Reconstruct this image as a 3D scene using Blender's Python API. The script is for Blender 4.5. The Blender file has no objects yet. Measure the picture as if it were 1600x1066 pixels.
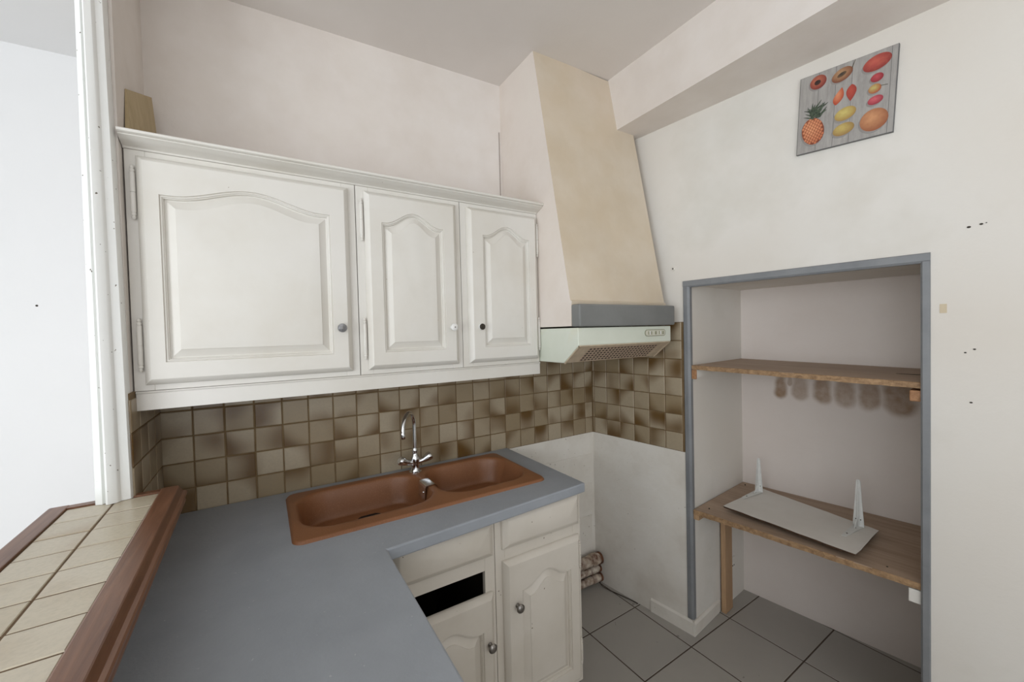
import bpy, bmesh, math, random
from mathutils import Matrix, Vector
random.seed(7)
SC = bpy.context.scene
COL = SC.collection
rad = math.radians
I4 = Matrix.Identity(4)

# ------------------------------------------------------------------ camera
cam_d = bpy.data.cameras.new('camera'); cam = bpy.data.objects.new('camera', cam_d); COL.objects.link(cam)
cam_d.sensor_fit = 'HORIZONTAL'; cam_d.sensor_width = 36.0; cam_d.lens = 14.167
cam_d.clip_start = 0.02; cam_d.clip_end = 60
yaw, pitch, roll = rad(31.7506), rad(-1.3285), rad(-1.4286)
fwd = Vector((math.sin(yaw) * math.cos(pitch), math.cos(yaw) * math.cos(pitch), math.sin(pitch)))
r0 = Vector((math.cos(yaw), -math.sin(yaw), 0)); u0 = r0.cross(fwd)
rt = math.cos(roll) * r0 + math.sin(roll) * u0; up = -math.sin(roll) * r0 + math.cos(roll) * u0
m = Matrix((rt, up, -fwd)).transposed().to_4x4(); m.translation = (0.3097, -1.8006, 1.5078)
cam.matrix_world = m
SC.camera = cam

# ------------------------------------------------------------------ world, daylight, exposure
W = bpy.data.worlds.new('overcast_sky'); SC.world = W; W.use_nodes = True
bg = W.node_tree.nodes['Background']; bg.inputs[0].default_value = (0.80, 0.90, 1.0, 1); bg.inputs[1].default_value = 0.3

def area(name, loc, rot, sx, sy, power, col):
    d = bpy.data.lights.new(name, 'AREA'); d.shape = 'RECTANGLE'; d.size = sx; d.size_y = sy
    d.energy = power; d.color = col
    o = bpy.data.objects.new(name, d); COL.objects.link(o); o.location = loc; o.rotation_euler = rot
    return o
# daylight through the tall window of the neighbouring room and an added unseen fill window behind the camera
area('window_daylight_side', (-2.46, -2.80, 1.235), (0, rad(-90), 0), 2.3, 2.35, 97, (0.895, 0.95, 1.0))
area('rear_fill_light', (-0.30, -4.16, 1.45), (rad(90), 0, 0), 2.6, 1.7, 33, (0.965, 0.98, 1.0))
vs = SC.view_settings
vs.view_transform = 'Standard'; vs.look = 'None'; vs.gamma = 1; vs.exposure = 0.0
try: vs.use_curve_mapping = False
except Exception: pass

# ------------------------------------------------------------------ materials
def srgb(r, g, b):
    f = lambda c: (c / 255) / 12.92 if c / 255 <= .04045 else ((c / 255 + .055) / 1.055) ** 2.4
    return (f(r), f(g), f(b), 1)
class NT:
    def __init__(s, name):
        s.m = bpy.data.materials.new(name); s.m.use_nodes = True
        s.t = s.m.node_tree; s.b = s.t.nodes['Principled BSDF']
    def n(s, typ, **kw):
        nd = s.t.nodes.new(typ)
        for k, v in kw.items():
            if k.startswith('i_'):
                key = k[2:]; key = int(key) if key.isdigit() else key.replace('_', ' ')
                nd.inputs[key].default_value = v
            else: setattr(nd, k, v)
        return nd
    def l(s, a, b): s.t.links.new(a, b)
    def coords(s, rnd=True):
        tc = s.n('ShaderNodeTexCoord')
        if not rnd: return tc.outputs['Object']
        oi = s.n('ShaderNodeObjectInfo'); mu = s.n('ShaderNodeMath', operation='MULTIPLY', i_1=37.0); s.l(oi.outputs['Random'], mu.inputs[0])
        ad = s.n('ShaderNodeVectorMath', operation='ADD'); s.l(tc.outputs['Object'], ad.inputs[0]); s.l(mu.outputs[0], ad.inputs[1])
        return ad.outputs[0]
    def noise(s, co, scale, detail=4, rough=.55, dist=0):
        nz = s.n('ShaderNodeTexNoise', i_Scale=scale, i_Detail=detail, i_Roughness=rough, i_Distortion=dist); s.l(co, nz.inputs['Vector']); return nz.outputs['Fac']
    def ramp(s, fac, stops, interp='LINEAR'):
        r = s.n('ShaderNodeValToRGB'); r.color_ramp.interpolation = interp
        e = r.color_ramp.elements
        while len(e) < len(stops): e.new(.5)
        for el, (p, c) in zip(e, stops): el.position = p; el.color = c
        s.l(fac, r.inputs[0]); return r.outputs[0]
    def mix(s, fac, a, b, blend='MIX'):
        x = s.n('ShaderNodeMix', data_type='RGBA', blend_type=blend)
        for sock, v in ((x.inputs[0], fac), (x.inputs[6], a), (x.inputs[7], b)):
            if hasattr(v, 'links'): s.l(v, sock)
            else: sock.default_value = v
        return x.outputs[2]
    def bump(s, h, strength, dist=.002):
        b = s.n('ShaderNodeBump', i_Strength=strength, i_Distance=dist); s.l(h, b.inputs['Height']); s.l(b.outputs[0], s.b.inputs['Normal'])
    def color(s, c):
        if hasattr(c, 'links'): s.l(c, s.b.inputs['Base Color'])
        else: s.b.inputs['Base Color'].default_value = c
    def rough(s, v): s.b.inputs['Roughness'].default_value = v

BW = lambda v: (v, v, v, 1)
def paint(name, c1, c2, c3=None, scale=1.6, rough=.6, bump=.25, bscale=55, specks=None, fine=None):
    k = NT(name); co = k.coords()
    f = k.noise(co, scale, 5, .6)
    st = [(.30, c1), (.62, c2)] if c3 is None else [(.28, c1), (.52, c2), (.75, c3)]
    col = k.ramp(f, st)
    if fine: col = k.mix(k.ramp(k.noise(co, fine[0], 3), [(.35, BW(0)), (.7, BW(fine[1]))]), col, fine[2])
    if specks:
        sp = k.ramp(k.noise(co, specks[0], 2, .4), [(specks[1], BW(0)), (specks[1] + .015, BW(1))])
        col = k.mix(sp, col, specks[2])
    k.color(col); k.rough(rough)
    if bump: k.bump(k.noise(co, bscale, 6, .6), bump)
    return k.m
def wood(name, c1, c2, axis=0, scale=3, stretch=14, rough=.5, bump=.2):
    k = NT(name); co = k.coords()
    mp = k.n('ShaderNodeMapping'); sc = [stretch] * 3; sc[axis] = 1; mp.inputs['Scale'].default_value = sc; k.l(co, mp.inputs[0])
    f = k.noise(mp.outputs[0], scale, 6, .65, .6)
    k.color(k.ramp(f, [(.25, c1), (.72, c2)])); k.rough(rough)
    if bump: k.bump(f, bump)
    return k.m
def plain(name, c, rough=.5, metal=0, var=.0):
    k = NT(name); k.rough(rough); k.b.inputs['Metallic'].default_value = metal
    co = k.coords(); f = k.noise(co, 40, 3)
    d = tuple(x * (1 - var) for x in c[:3]) + (1,)
    k.color(k.ramp(f, [(.3, d), (.7, c)])); return k.m

M = {}
M['wall'] = paint('plaster_wall', srgb(219, 209, 201), srgb(231, 223, 216), srgb(235, 229, 224), 1.3, .7, .35, 45, fine=(9, .25, srgb(214, 203, 190)))
M['wall_right'] = paint('plaster_wall_right', srgb(222, 215, 205), srgb(228, 224, 217), srgb(219, 219, 213), 1.5, .7, .5, 38, fine=(6, .3, srgb(214, 203, 188)))
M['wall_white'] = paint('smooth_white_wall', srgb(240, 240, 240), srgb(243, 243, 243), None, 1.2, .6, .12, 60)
M['jamb'] = paint('gloss_white_jamb', srgb(238, 239, 235), srgb(244, 244, 241), None, 3, .35, .3, 40, specks=(110, .745, srgb(120, 112, 100)))
M['ceil'] = paint('ceiling_paint', srgb(222, 215, 209), srgb(230, 224, 219), None, 1.1, .8, .25, 60)
M['hood_plaster'] = paint('greasy_beige_plaster', srgb(206, 191, 169), srgb(219, 206, 187), srgb(228, 214, 198), 2.2, .6, .4, 35, fine=(5, .35, srgb(206, 184, 150)))
M['lower_plaster'] = paint('rough_white_plaster', srgb(216, 209, 198), srgb(230, 225, 216), srgb(236, 232, 225), 4, .7, .8, 30, specks=(70, .74, srgb(150, 138, 120)))
M['cab'] = paint('cream_cabinet_paint', srgb(213, 207, 196), srgb(221, 217, 209), srgb(225, 221, 215), 2.2, .42, .12, 70, specks=(120, .80, srgb(140, 118, 90)))
M['cab_low'] = paint('worn_cream_cabinet_paint', srgb(206, 198, 185), srgb(217, 210, 199), None, 3, .42, .15, 60, specks=(85, .775, srgb(95, 72, 50)))
M['grey'] = paint('blue_grey_paint', srgb(150, 155, 162), srgb(160, 165, 172), None, 5, .40, .35, 90, specks=(90, .76, srgb(180, 184, 186)))
M['grey_trim'] = paint('grey_trim_paint', srgb(120, 122, 125), srgb(134, 136, 138), None, 7, .5, .5, 60)
M['carcass'] = plain('dark_brown_carcass', srgb(58, 46, 36), .7)
M['dark'] = plain('dark_void', (.006, .005, .004, 1), .9)
M['hole'] = plain('dark_brown_hole', (.05, .04, .03, 1), .9)
M['chrome'] = plain('chrome', (.72, .73, .74, 1), .13, 1)
M['pewter'] = plain('pewter', (.33, .31, .29, 1), .33, 1, .3)
M['hoodmetal'] = paint('pale_green_enamel', srgb(214, 219, 203), srgb(222, 226, 212), srgb(222, 218, 190), 3, .38, .05, 60)
M['filter'] = plain('greasy_filter_plate', srgb(196, 177, 152), .5, 0, .2)
M['filter_bar'] = plain('filter_bar_beige', srgb(182, 160, 138), .5, 0, .2)
M['filter_dark'] = plain('filter_dark', srgb(48, 34, 26), .8)
M['switch'] = plain('switch_plastic', srgb(214, 212, 196), .4)
M['switch_line'] = plain('switch_marking', srgb(150, 150, 124), .5)
M['osb'] = wood('pine_board_front_edge', srgb(104, 76, 50), srgb(186, 152, 114), 0, 55, 1.2, .7, .6)
M['shelf_top'] = wood('worn_brown_shelf', srgb(150, 126, 106), srgb(184, 160, 138), 0, 3, 10, .6, .15)
M['leg_pine'] = wood('raw_pine_post', srgb(164, 130, 98), srgb(192, 158, 122), 2, 5, 12, .65, .2)
M['pine_end'] = wood('orange_pine_block', srgb(140, 96, 62), srgb(186, 140, 100), 1, 9, 8, .6, .2)
M['beige_plank'] = wood('beige_plank', srgb(170, 150, 114), srgb(190, 170, 134), 2, 6, 9, .6, .15)
M['ledge_wood'] = wood('dark_red_brown_wood', srgb(92, 58, 40), srgb(136, 96, 72), 1, 4, 16, .34, .2)
M['white_steel'] = plain('white_painted_steel', srgb(226, 226, 222), .45, 0, .12)
M['board_white'] = paint('white_melamine_board', srgb(218, 213, 205), srgb(226, 222, 215), None, 5, .5, .08, 60)
M['board_edge'] = wood('shaded_brown_edge', srgb(40, 27, 18), srgb(96, 68, 46), 0, 30, 1, .8, .5)  # brown edge and underside, darkened with the shade of the gap below
M['white_porcelain'] = plain('white_porcelain', srgb(228, 226, 222), .2)
M['grout'] = paint('brown_grout', srgb(104, 84, 56), srgb(122, 100, 70), None, 20, .9, .3, 80)
M['ledge_grout'] = paint('ledge_grout', srgb(92, 72, 52), srgb(108, 86, 62), None, 20, .9, .3, 80)
M['floor_grout'] = paint('dark_floor_grout', srgb(72, 60, 52), srgb(86, 74, 64), None, 15, .9, .2, 80)
M['pipe'] = paint('flaking_white_pipe_paint', srgb(186, 166, 144), srgb(212, 202, 188), None, 22, .55, .6, 60, fine=(30, 1.0, srgb(98, 58, 36)))
M['rust'] = paint('rusty_pipe', srgb(62, 40, 28), srgb(120, 76, 48), None, 20, .7, .6, 60)
M['cable'] = plain('grey_brown_cable', srgb(70, 62, 54), .6)
M['wframe'] = plain('window_frame_white', srgb(236, 236, 234), .4)

def sink_mat():
    k = NT('speckled_brown_composite'); co = k.coords(False)
    f = k.noise(co, 5, 4); col = k.ramp(f, [(.3, srgb(130, 85, 54)), (.7, srgb(144, 96, 63))])
    col = k.mix(k.ramp(k.noise(co, 420, 2), [(.58, BW(0)), (.66, BW(.35))]), col, srgb(196, 140, 104))
    k.color(col); k.rough(.42); k.bump(k.noise(co, 500, 2), .08, .001); return k.m
M['sink'] = sink_mat()
def tile_mat(name, light, mid, brown, brown_amt, rough, nscale=8.5):
    k = NT(name); tc = k.n('ShaderNodeTexCoord'); oi = k.n('ShaderNodeObjectInfo')
    mu = k.n('ShaderNodeMath', operation='MULTIPLY', i_1=211.0); k.l(oi.outputs['Random'], mu.inputs[0])
    nz = k.n('ShaderNodeTexNoise', noise_dimensions='4D', i_Scale=nscale, i_Detail=0.0, i_Roughness=.4)
    k.l(tc.outputs['Object'], nz.inputs['Vector']); k.l(mu.outputs[0], nz.inputs['W'])
    # each tile has its own share of brown flame glaze
    fr = k.n('ShaderNodeMath', operation='FRACT'); m2 = k.n('ShaderNodeMath', operation='MULTIPLY', i_1=17.31); k.l(oi.outputs['Random'], m2.inputs[0]); k.l(m2.outputs[0], fr.inputs[0])
    base = k.mix(fr.outputs[0], light, mid)
    br = k.ramp(nz.outputs['Fac'], [(.44, BW(0)), (.80, BW(brown_amt))], 'EASE')
    col = k.mix(br, base, brown)
    f2 = k.noise(k.coords(), 130, 3); col = k.mix(k.ramp(f2, [(.4, BW(0)), (.75, BW(.12))]), col, BW(.12))
    k.color(col); k.rough(rough); k.bump(k.noise(k.coords(), 45, 2), .12, .002); return k.m
M['tile'] = tile_mat('beige_brown_glazed_tile', srgb(176, 162, 139), srgb(147, 129, 100), srgb(98, 70, 28), 1.0, .3)
M['ledge_tile'] = tile_mat('cream_glazed_tile', srgb(208, 197, 176), srgb(196, 183, 158), srgb(170, 148, 116), .55, .27, 9)
def floor_mat():
    k = NT('grey_floor_tile'); co = k.coords(); oi = k.n('ShaderNodeObjectInfo')
    c = k.mix(k.noise(co, 7, 5, .6), srgb(168, 163, 156), srgb(180, 175, 167))
    c = k.mix(k.ramp(oi.outputs['Random'], [(0, BW(0)), (1, BW(.2))]), c, srgb(146, 144, 140))
    c = k.mix(k.ramp(k.noise(co, 24, 2, .4), [(.74, BW(0)), (.76, BW(.5))]), c, srgb(96, 90, 84))
    k.color(c); k.rough(.5); k.bump(k.noise(co, 90, 3), .1, .001); return k.m
M['floor'] = floor_mat()

# ------------------------------------------------------------------ mesh helpers
WM = {}
def box(bm, x0, x1, y0, y1, z0, z1):
    v = [bm.verts.new(p) for p in ((x0,y0,z0),(x1,y0,z0),(x1,y1,z0),(x0,y1,z0),(x0,y0,z1),(x1,y0,z1),(x1,y1,z1),(x0,y1,z1))]
    for f in ((3,2,1,0),(4,5,6,7),(0,1,5,4),(1,2,6,5),(2,3,7,6),(3,0,4,7)): bm.faces.new([v[i] for i in f])
    return bm
def B(*boxes):
    bm = bmesh.new()
    for b in boxes: box(bm, *b)
    return bm
def loft(bm, loops, cap0=True, cap1=True, closed=True):
    vs = [[bm.verts.new(p) for p in lp] for lp in loops]
    n = len(vs[0])
    for a, b in zip(vs, vs[1:]):
        for i in range(n if closed else n - 1):
            j = (i + 1) % n
            try: bm.faces.new((a[i], a[j], b[j], b[i]))
            except ValueError: pass
    if cap0: bm.faces.new(list(reversed(vs[0])))
    if cap1: bm.faces.new(vs[-1])
    return bm
def prism(poly, axis, a, b, bm=None):
    """poly = 2D points; axis 0: (y,z) extruded along x; 1: (x,z) along y; 2: (x,y) along z"""
    bm = bm or bmesh.new()
    def P(p, t): return (t, p[0], p[1]) if axis == 0 else (p[0], t, p[1]) if axis == 1 else (p[0], p[1], t)
    loft(bm, [[P(p, a) for p in poly], [P(p, b) for p in poly]]); bmesh.ops.recalc_face_normals(bm, faces=bm.faces); return bm
def lathe(prof, seg=24, axis='z', org=(0, 0, 0), bm=None):
    """prof = (radius, height) list, turned round an axis through org; axis z, or y (height towards -y)"""
    bm = bm or bmesh.new(); loops = []
    for r, h in prof:
        lp = []
        for i in range(seg):
            a = 2 * math.pi * i / seg; c, s = r * math.cos(a), r * math.sin(a)
            p = (c, s, h) if axis == 'z' else (c, -h, s) if axis == 'y' else (h, c, s)
            lp.append((org[0] + p[0], org[1] + p[1], org[2] + p[2]))
        loops.append(lp)
    loft(bm, loops); bmesh.ops.recalc_face_normals(bm, faces=bm.faces); return bm
def tube(pts, r, seg=12, bm=None):
    bm = bm or bmesh.new(); pts = [Vector(p) for p in pts]; loops = []
    rs = r if isinstance(r, (list, tuple)) else [r] * len(pts)
    ref = Vector((0.13, 0.21, 0.97)).normalized()
    for i, p in enumerate(pts):
        t = (pts[min(i + 1, len(pts) - 1)] - pts[max(i - 1, 0)]).normalized()
        a = ref - t * ref.dot(t)
        if a.length < .05: a = Vector((1, 0, 0)) - t * t.x
        a.normalize(); b = t.cross(a); ref = a
        loops.append([p + (a * math.cos(2 * math.pi * k / seg) + b * math.sin(2 * math.pi * k / seg)) * rs[i] for k in range(seg)])
    loft(bm, loops); bmesh.ops.recalc_face_normals(bm, faces=bm.faces); return bm
def bezier(p, n=24):
    p = [Vector(q) for q in p]; out = []
    for i in range(n + 1):
        t = i / n; q = list(p)
        while len(q) > 1: q = [a.lerp(b, t) for a, b in zip(q, q[1:])]
        out.append(q[0])
    return out
def setup(o, label=None, cat=None, group=None, kind=None, category=None):
    cat = cat or category
    for k, v in (('label', label), ('category', cat), ('group', group), ('kind', kind)):
        if v: o[k] = v
    return o
def obj(name, bm, mat, parent=None, frame=I4, smooth=None, bevel=None, mats=None, **tags):
    xs = [v.co for v in bm.verts]
    lo = Vector([min(c[i] for c in xs) for i in range(3)]); hi = Vector([max(c[i] for c in xs) for i in range(3)])
    c = (lo + hi) / 2
    if parent is None: c.z = lo.z
    bmesh.ops.translate(bm, verts=bm.verts, vec=-c)
    me = bpy.data.meshes.new(name); bm.to_mesh(me); bm.free()
    for mm in (mats or [mat]): me.materials.append(M[mm] if isinstance(mm, str) else mm)
    if smooth:
        for p in me.polygons: p.use_smooth = True
        me.set_sharp_from_angle(angle=rad(smooth))
    o = bpy.data.objects.new(name, me); COL.objects.link(o)
    place(o, frame @ Matrix.Translation(c), parent)
    if bevel:
        md = o.modifiers.new('bevel', 'BEVEL'); md.width = bevel; md.segments = 2; md.limit_method = 'ANGLE'; md.angle_limit = rad(35)
    return setup(o, **tags)
def place(o, world, parent=None):
    WM[o.name] = world
    if parent is not None: o.parent = parent; o.matrix_basis = WM[parent.name].inverted() @ world
    else: o.matrix_basis = world
def root(name, base, label=None, cat=None, group=None, kind=None, frame=I4):
    o = bpy.data.objects.new(name, None); o.empty_display_size = .05; COL.objects.link(o)
    place(o, frame @ Matrix.Translation(Vector(base))); return setup(o, label, cat, group, kind)
def shared(name, me, parent, world):
    o = bpy.data.objects.new(name, me); COL.objects.link(o); place(o, world, parent); return o

# right wall frame: local x = u along the wall towards the viewer, y = w into the wall, z = up
XR, AR = 1.9808, rad(7.384)
RW = Matrix.Translation((XR, 0, 0)) @ Matrix.Rotation(AR - math.pi / 2, 4, 'Z')

# ================================================================== STRUCTURE
T = Matrix.Translation
# floor with single tiles
floor = obj('floor', B((-2.5, 2.95, -4.25, .75, -.08, -.0012)), 'floor_grout', kind='structure')
fa = rad(1.25); FO = Vector((2.3143, -.6316, 0)); FP = .333
def tile_mesh(name, sx, sy, th, r, mat):
    """flat tile centred on the origin in x,y; top at z=0, cushion edge"""
    bm = bmesh.new(); hx, hy = sx / 2, sy / 2
    loft(bm, [[(-hx,-hy,-th),(hx,-hy,-th),(hx,hy,-th),(-hx,hy,-th)], [(-hx,-hy,-r),(hx,-hy,-r),(hx,hy,-r),(-hx,hy,-r)],
              [(-hx+r,-hy+r,0),(hx-r,-hy+r,0),(hx-r,hy-r,0),(-hx+r,hy-r,0)]])
    bmesh.ops.recalc_face_normals(bm, faces=bm.faces)
    me = bpy.data.meshes.new(name); bm.to_mesh(me); bm.free(); me.materials.append(M[mat]); return me
ftm = tile_mesh('floor_tile', FP - .006, FP - .006, .009, .0012, 'floor')
FR = Matrix.Rotation(fa, 4, 'Z')
for a in range(-4, 12):
    for b in range(-2, 15):
        c = FO + FP * Vector((-(b + .5) * math.cos(fa) + (a + .5) * math.sin(fa), -(a + .5) * math.cos(fa) - (b + .5) * math.sin(fa), 0))
        if c.x < -2.3 or c.y < -4.05 or c.y > .5: continue
        if c.y > .17 and c.x > .15: continue
        lw = RW.inverted() @ c
        if lw.y > .17 and not (.45 < lw.x < 1.55 and lw.y < .72): continue
        shared('floor_tile', ftm, floor, T(c) @ FR)

def zc(x): return 2.7305 + .0255 * (x + .1)      # the old ceiling is not quite level
bm = bmesh.new()
loft(bm, [[(x, y, zc(x) + h) for x, y in ((-.035,-4.25),(2.95,-4.25),(2.95,.75),(-.035,.75))] for h in (0, .12)]); bmesh.ops.recalc_face_normals(bm, faces=bm.faces)
obj('ceiling', bm, 'ceil', kind='structure')
bm = bmesh.new()      # same ceiling past the partition, its brighter light put into a whiter colour
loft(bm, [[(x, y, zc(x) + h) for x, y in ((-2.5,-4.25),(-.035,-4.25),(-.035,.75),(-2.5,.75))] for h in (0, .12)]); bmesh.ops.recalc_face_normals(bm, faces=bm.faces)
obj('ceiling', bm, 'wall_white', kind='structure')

# kitchen back wall (thick) : plaster, painted rough plaster below the tiles
wall_back = obj('wall_back', B((-.069, 2.10, 0, .65, 0, 2.80)), 'wall', kind='structure')
# partition beside the serving hatch: low wall below the ledge (lengthened out of view to block low side light), short stub up to the ceiling
wall_left = obj('wall_left', B((-.069, 0, -2.58, 0, 0, 1.048), (-.069, 0, -.330, 0, 1.048, 2.80)), 'wall', kind='structure')
obj('wall_far', B((-2.5, -.069, .65, .75, 0, 2.80)), 'wall_white', kind='structure')
# window walls out of view
def wall_with_window(name, axis, at0, at1, lo, hi, wl, wh, z0, z1, mat):
    def bx(a, b, za, zb): return (at0, at1, a, b, za, zb) if axis == 0 else (a, b, at0, at1, za, zb)
    return obj(name, B(bx(lo, wl, 0, 2.85), bx(wh, hi, 0, 2.85), bx(wl, wh, 0, z0), bx(wl, wh, z1, 2.85)), mat, kind='structure')
wall_with_window('wall_side', 0, -2.5, -2.38, -4.25, .65, -4.0, -1.6, .06, 2.42, 'wall_white')
wall_with_window('wall_front', 1, -4.25, -4.1, -2.38, 2.9, -1.65, 1.05, .55, 2.35, 'wall_white')
def window(name, axis, at, wl, wh, z0, z1):
    def bx(a, b, za, zb): return (at - .02, at + .02, a, b, za, zb) if axis == 0 else (a, b, at - .02, at + .02, za, zb)
    r = .045; mid = (wl + wh) / 2
    o = obj(name, B(bx(wl, wl + r, z0, z1), bx(wh - r, wh, z0, z1), bx(wl, wh, z0, z0 + r), bx(wl, wh, z1 - r, z1), bx(mid - .03, mid + .03, z0, z1)), 'wframe', kind='structure')
window('window_1', 0, -2.42, -4.0, -1.6, .06, 2.42)
window('rear_fill_window', 1, -4.13, -1.65, 1.05, .55, 2.35)  # frame of the added rear window, unseen, for fill light

# right wall with the niche
bm = prism([(-.1, 0), (.606, 0), (.624, .548), (.624, .66), (-.1, .66)], 2, 0, 2.85)
box(bm, .606, 1.400, 0, .66, 1.708, 2.85); box(bm, 1.400, 4.45, 0, .66, 0, 2.85)
wall_right = obj('wall_right', bm, 'wall_right', frame=RW, kind='structure')
def niche_mat():
    k = NT('stained_niche_plaster'); tc = k.n('ShaderNodeTexCoord'); co = tc.outputs['Object']
    base = k.ramp(k.noise(co, 2, 5), [(.3, srgb(220, 209, 201)), (.7, srgb(229, 220, 213))])
    wob = k.n('ShaderNodeTexNoise', i_Scale=11.0, i_Detail=3.0); k.l(co, wob.inputs['Vector'])
    dv = k.n('ShaderNodeVectorMath', operation='MULTIPLY_ADD'); k.l(wob.outputs['Color'], dv.inputs[0]); dv.inputs[1].default_value = (.03, 0, .03); k.l(co, dv.inputs[2])
    sx = k.n('ShaderNodeSeparateXYZ'); k.l(dv.outputs[0], sx.inputs[0])
    acc = None
    cx, cz = (.60 + 1.42) / 2, .86
    def mth(op, a, b=None, c=None):
        nd = k.n('ShaderNodeMath', operation=op)
        for s, v in zip(nd.inputs, (a, b, c)):
            if v is None: continue
            if hasattr(v, 'links'): k.l(v, s)
            else: s.default_value = v
        return nd.outputs[0]
    for uc, zz, r, amt in ((.818,1.152,.032,.95),(.905,1.150,.036,.7),(.995,1.150,.038,.85),(1.083,1.150,.042,.75),(1.172,1.148,.044,.8),(1.275,1.150,.060,.95),(.862,1.200,.014,.7)):
        du = mth('MULTIPLY', mth('SUBTRACT', sx.outputs['X'], uc - cx + .015), 1 / r)
        dz = mth('SUBTRACT', sx.outputs['Z'], zz - cz + .015)
        lowz = mth('MULTIPLY', mth('MINIMUM', dz, 0.0), 1 / r); hiz = mth('MULTIPLY', mth('MAXIMUM', dz, 0.0), .28 / r)
        dzz = mth('ADD', lowz, hiz)
        d = mth('SQRT', mth('ADD', mth('MULTIPLY', du, du), mth('MULTIPLY', dzz, dzz)))
        mr = k.n('ShaderNodeMapRange', interpolation_type='SMOOTHSTEP'); k.l(d, mr.inputs[0])
        mr.inputs[1].default_value = .55; mr.inputs[2].default_value = 1.3; mr.inputs[3].default_value = amt; mr.inputs[4].default_value = 0
        acc = mr.outputs[0] if acc is None else mth('MAXIMUM', acc, mr.outputs[0])
    fac = mth('MULTIPLY', acc, mth('MULTIPLY_ADD', k.noise(co, 26, 4), .8, .45))
    fac = mth('MULTIPLY', fac, mth('LESS_THAN', sx.outputs['Z'], 1.30 - cz))
    col = k.mix(fac, base, srgb(146, 116, 86))
    k.color(col); k.rough(.75); k.bump(k.noise(co, 40, 5), .4); return k.m
obj('niche_back', B((.60, 1.42, .548, .66, 0, 1.72)), niche_mat(), wall_right, RW)
# beam under the ceiling
obj('ceiling_beam', B((1.857, 2.75, -4.25, -.15, 2.507, 2.84)), 'wall', kind='structure')
# moulded jamb standing on the ledge
prof = [(-.069,-.331),(-.069,-.362),(-.066,-.370),(-.052,-.377),(-.049,-.371),(-.0465,-.3705),(-.044,-.3835),(-.040,-.386),(-.024,-.381),(-.020,-.377),(-.017,-.371),(.000,-.366),(.003,-.360),(.003,-.331)]
def jx(x, z): k = (z - 1.091) / 1.28; return x + k * (.007 + (x + .069) / .072 * -.018)
bm = bmesh.new(); loft(bm, [[(jx(x, z), y, z) for x, y in prof] for z in (1.0915, 1.5, 2.0, 2.42, 2.76)]); bmesh.ops.recalc_face_normals(bm, faces=bm.faces)
obj('trim_1', bm, 'jamb', smooth=30, kind='structure')
# grey painted corner strips round the niche
tr2 = root('trim_2', (.59, 0, 0), kind='structure', frame=RW)
bm = prism([(.579, .0), (.579, -.006), (.582, -.009), (.600, -.009), (.611, -.004), (.611, .016), (.606, .016), (.606, 0)], 2, .078, 1.703)
obj('trim_strip', bm, 'grey_trim', tr2, RW)
bm = prism([(1.414, .0), (1.414, -.006), (1.411, -.009), (1.396, -.009), (1.391, -.004), (1.391, .016), (1.400, .016), (1.400, 0)], 2, .0, 1.703)
obj('trim_strip', bm, 'grey_trim', tr2, RW)
bm = prism([(.0, 1.731), (-.006, 1.731), (-.009, 1.728), (-.009, 1.706), (-.004, 1.699), (.016, 1.699), (.016, 1.707), (0, 1.707)], 0, .579, 1.414)
obj('trim_strip', bm, 'grey_trim', tr2, RW)
# skirting
obj('baseboard_right', prism([(0, 0), (-.011, 0), (-.011, .062), (-.004, .072), (0, .072)], 0, .376, .606), 'lower_plaster', frame=RW, kind='structure')
obj('baseboard_niche', prism([(.6065, 0), (.617, 0), (.620, .06), (.613, .072), (.6065, .072)], 1, -.011, .255), 'lower_plaster', frame=RW, kind='structure')

# rough painted plaster surface and panels under the tiles of both walls
obj('plaster_coat', B((1.372, 1.983, -.004, .002, 0, .896)), 'lower_plaster', wall_back)
obj('plaster_coat', B((-.02, .578, -.004, .002, .0, .896)), 'lower_plaster', wall_right, RW)
for (x0, x1, z0, z1) in ((1.42, 1.952, .222, .402), (1.42, 1.955, .408, .59), (1.42, 1.958, .596, .77)):
    obj('painted_panel', B((x0, x1, -.008, -.003, z0, z1)), 'lower_plaster', wall_back, bevel=.002)

# wall tiles
TP = .0913; ZL = [.8956, .9869, 1.0782, 1.1695, 1.2608, 1.3521, 1.4434, 1.5347]
cache = {}
def wtile(w, h):
    k = (round(w, 3), round(h, 3))
    if k not in cache:
        me = tile_mesh('wall_tile', w - .0035, h - .0035, .006, .0022, 'tile'); cache[k] = me
    return cache[k]
RB = Matrix.Rotation(rad(90), 4, 'X')           # tile face (+z) turned to -y
def put_tile(parent, frame, x0, x1, z0, z1, y=-.006):
    j = Matrix.Rotation(random.uniform(-.006, .006), 4, 'Z')
    shared('wall_tile', wtile(x1 - x0, z1 - z0), parent, frame @ T(((x0 + x1) / 2, y - random.uniform(0, .0008), (z0 + z1) / 2)) @ RB @ j)
obj('grout_bed', B((0.0, 1.981, -.0045, .001, .8956, 1.5347)), 'grout', wall_back)
for i in range(22):
    x0, x1 = i * TP, min((i + 1) * TP, 1.974)
    for r in range(7):
        if r > 4 and i < 14: continue
        put_tile(wall_back, I4, x0, x1, ZL[r], ZL[r + 1])
obj('grout_bed', B((0.0, .577, -.0045, .001, .8956, 1.5347)), 'grout', wall_right, RW)
us = [.006, .0197] + [.111 + TP * k for k in range(6)]
for u0_, u1_ in zip(us, us[1:]):
    for r in range(7): put_tile(wall_right, RW, u0_, u1_, ZL[r], ZL[r + 1])
LW = Matrix.Rotation(rad(90), 4, 'Z')   # local x -> +Y ; local -y -> +X
obj('grout_bed', B((-.352, -.001, -.0045, .001, .905, 1.368)), 'grout', wall_left, LW)
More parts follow.
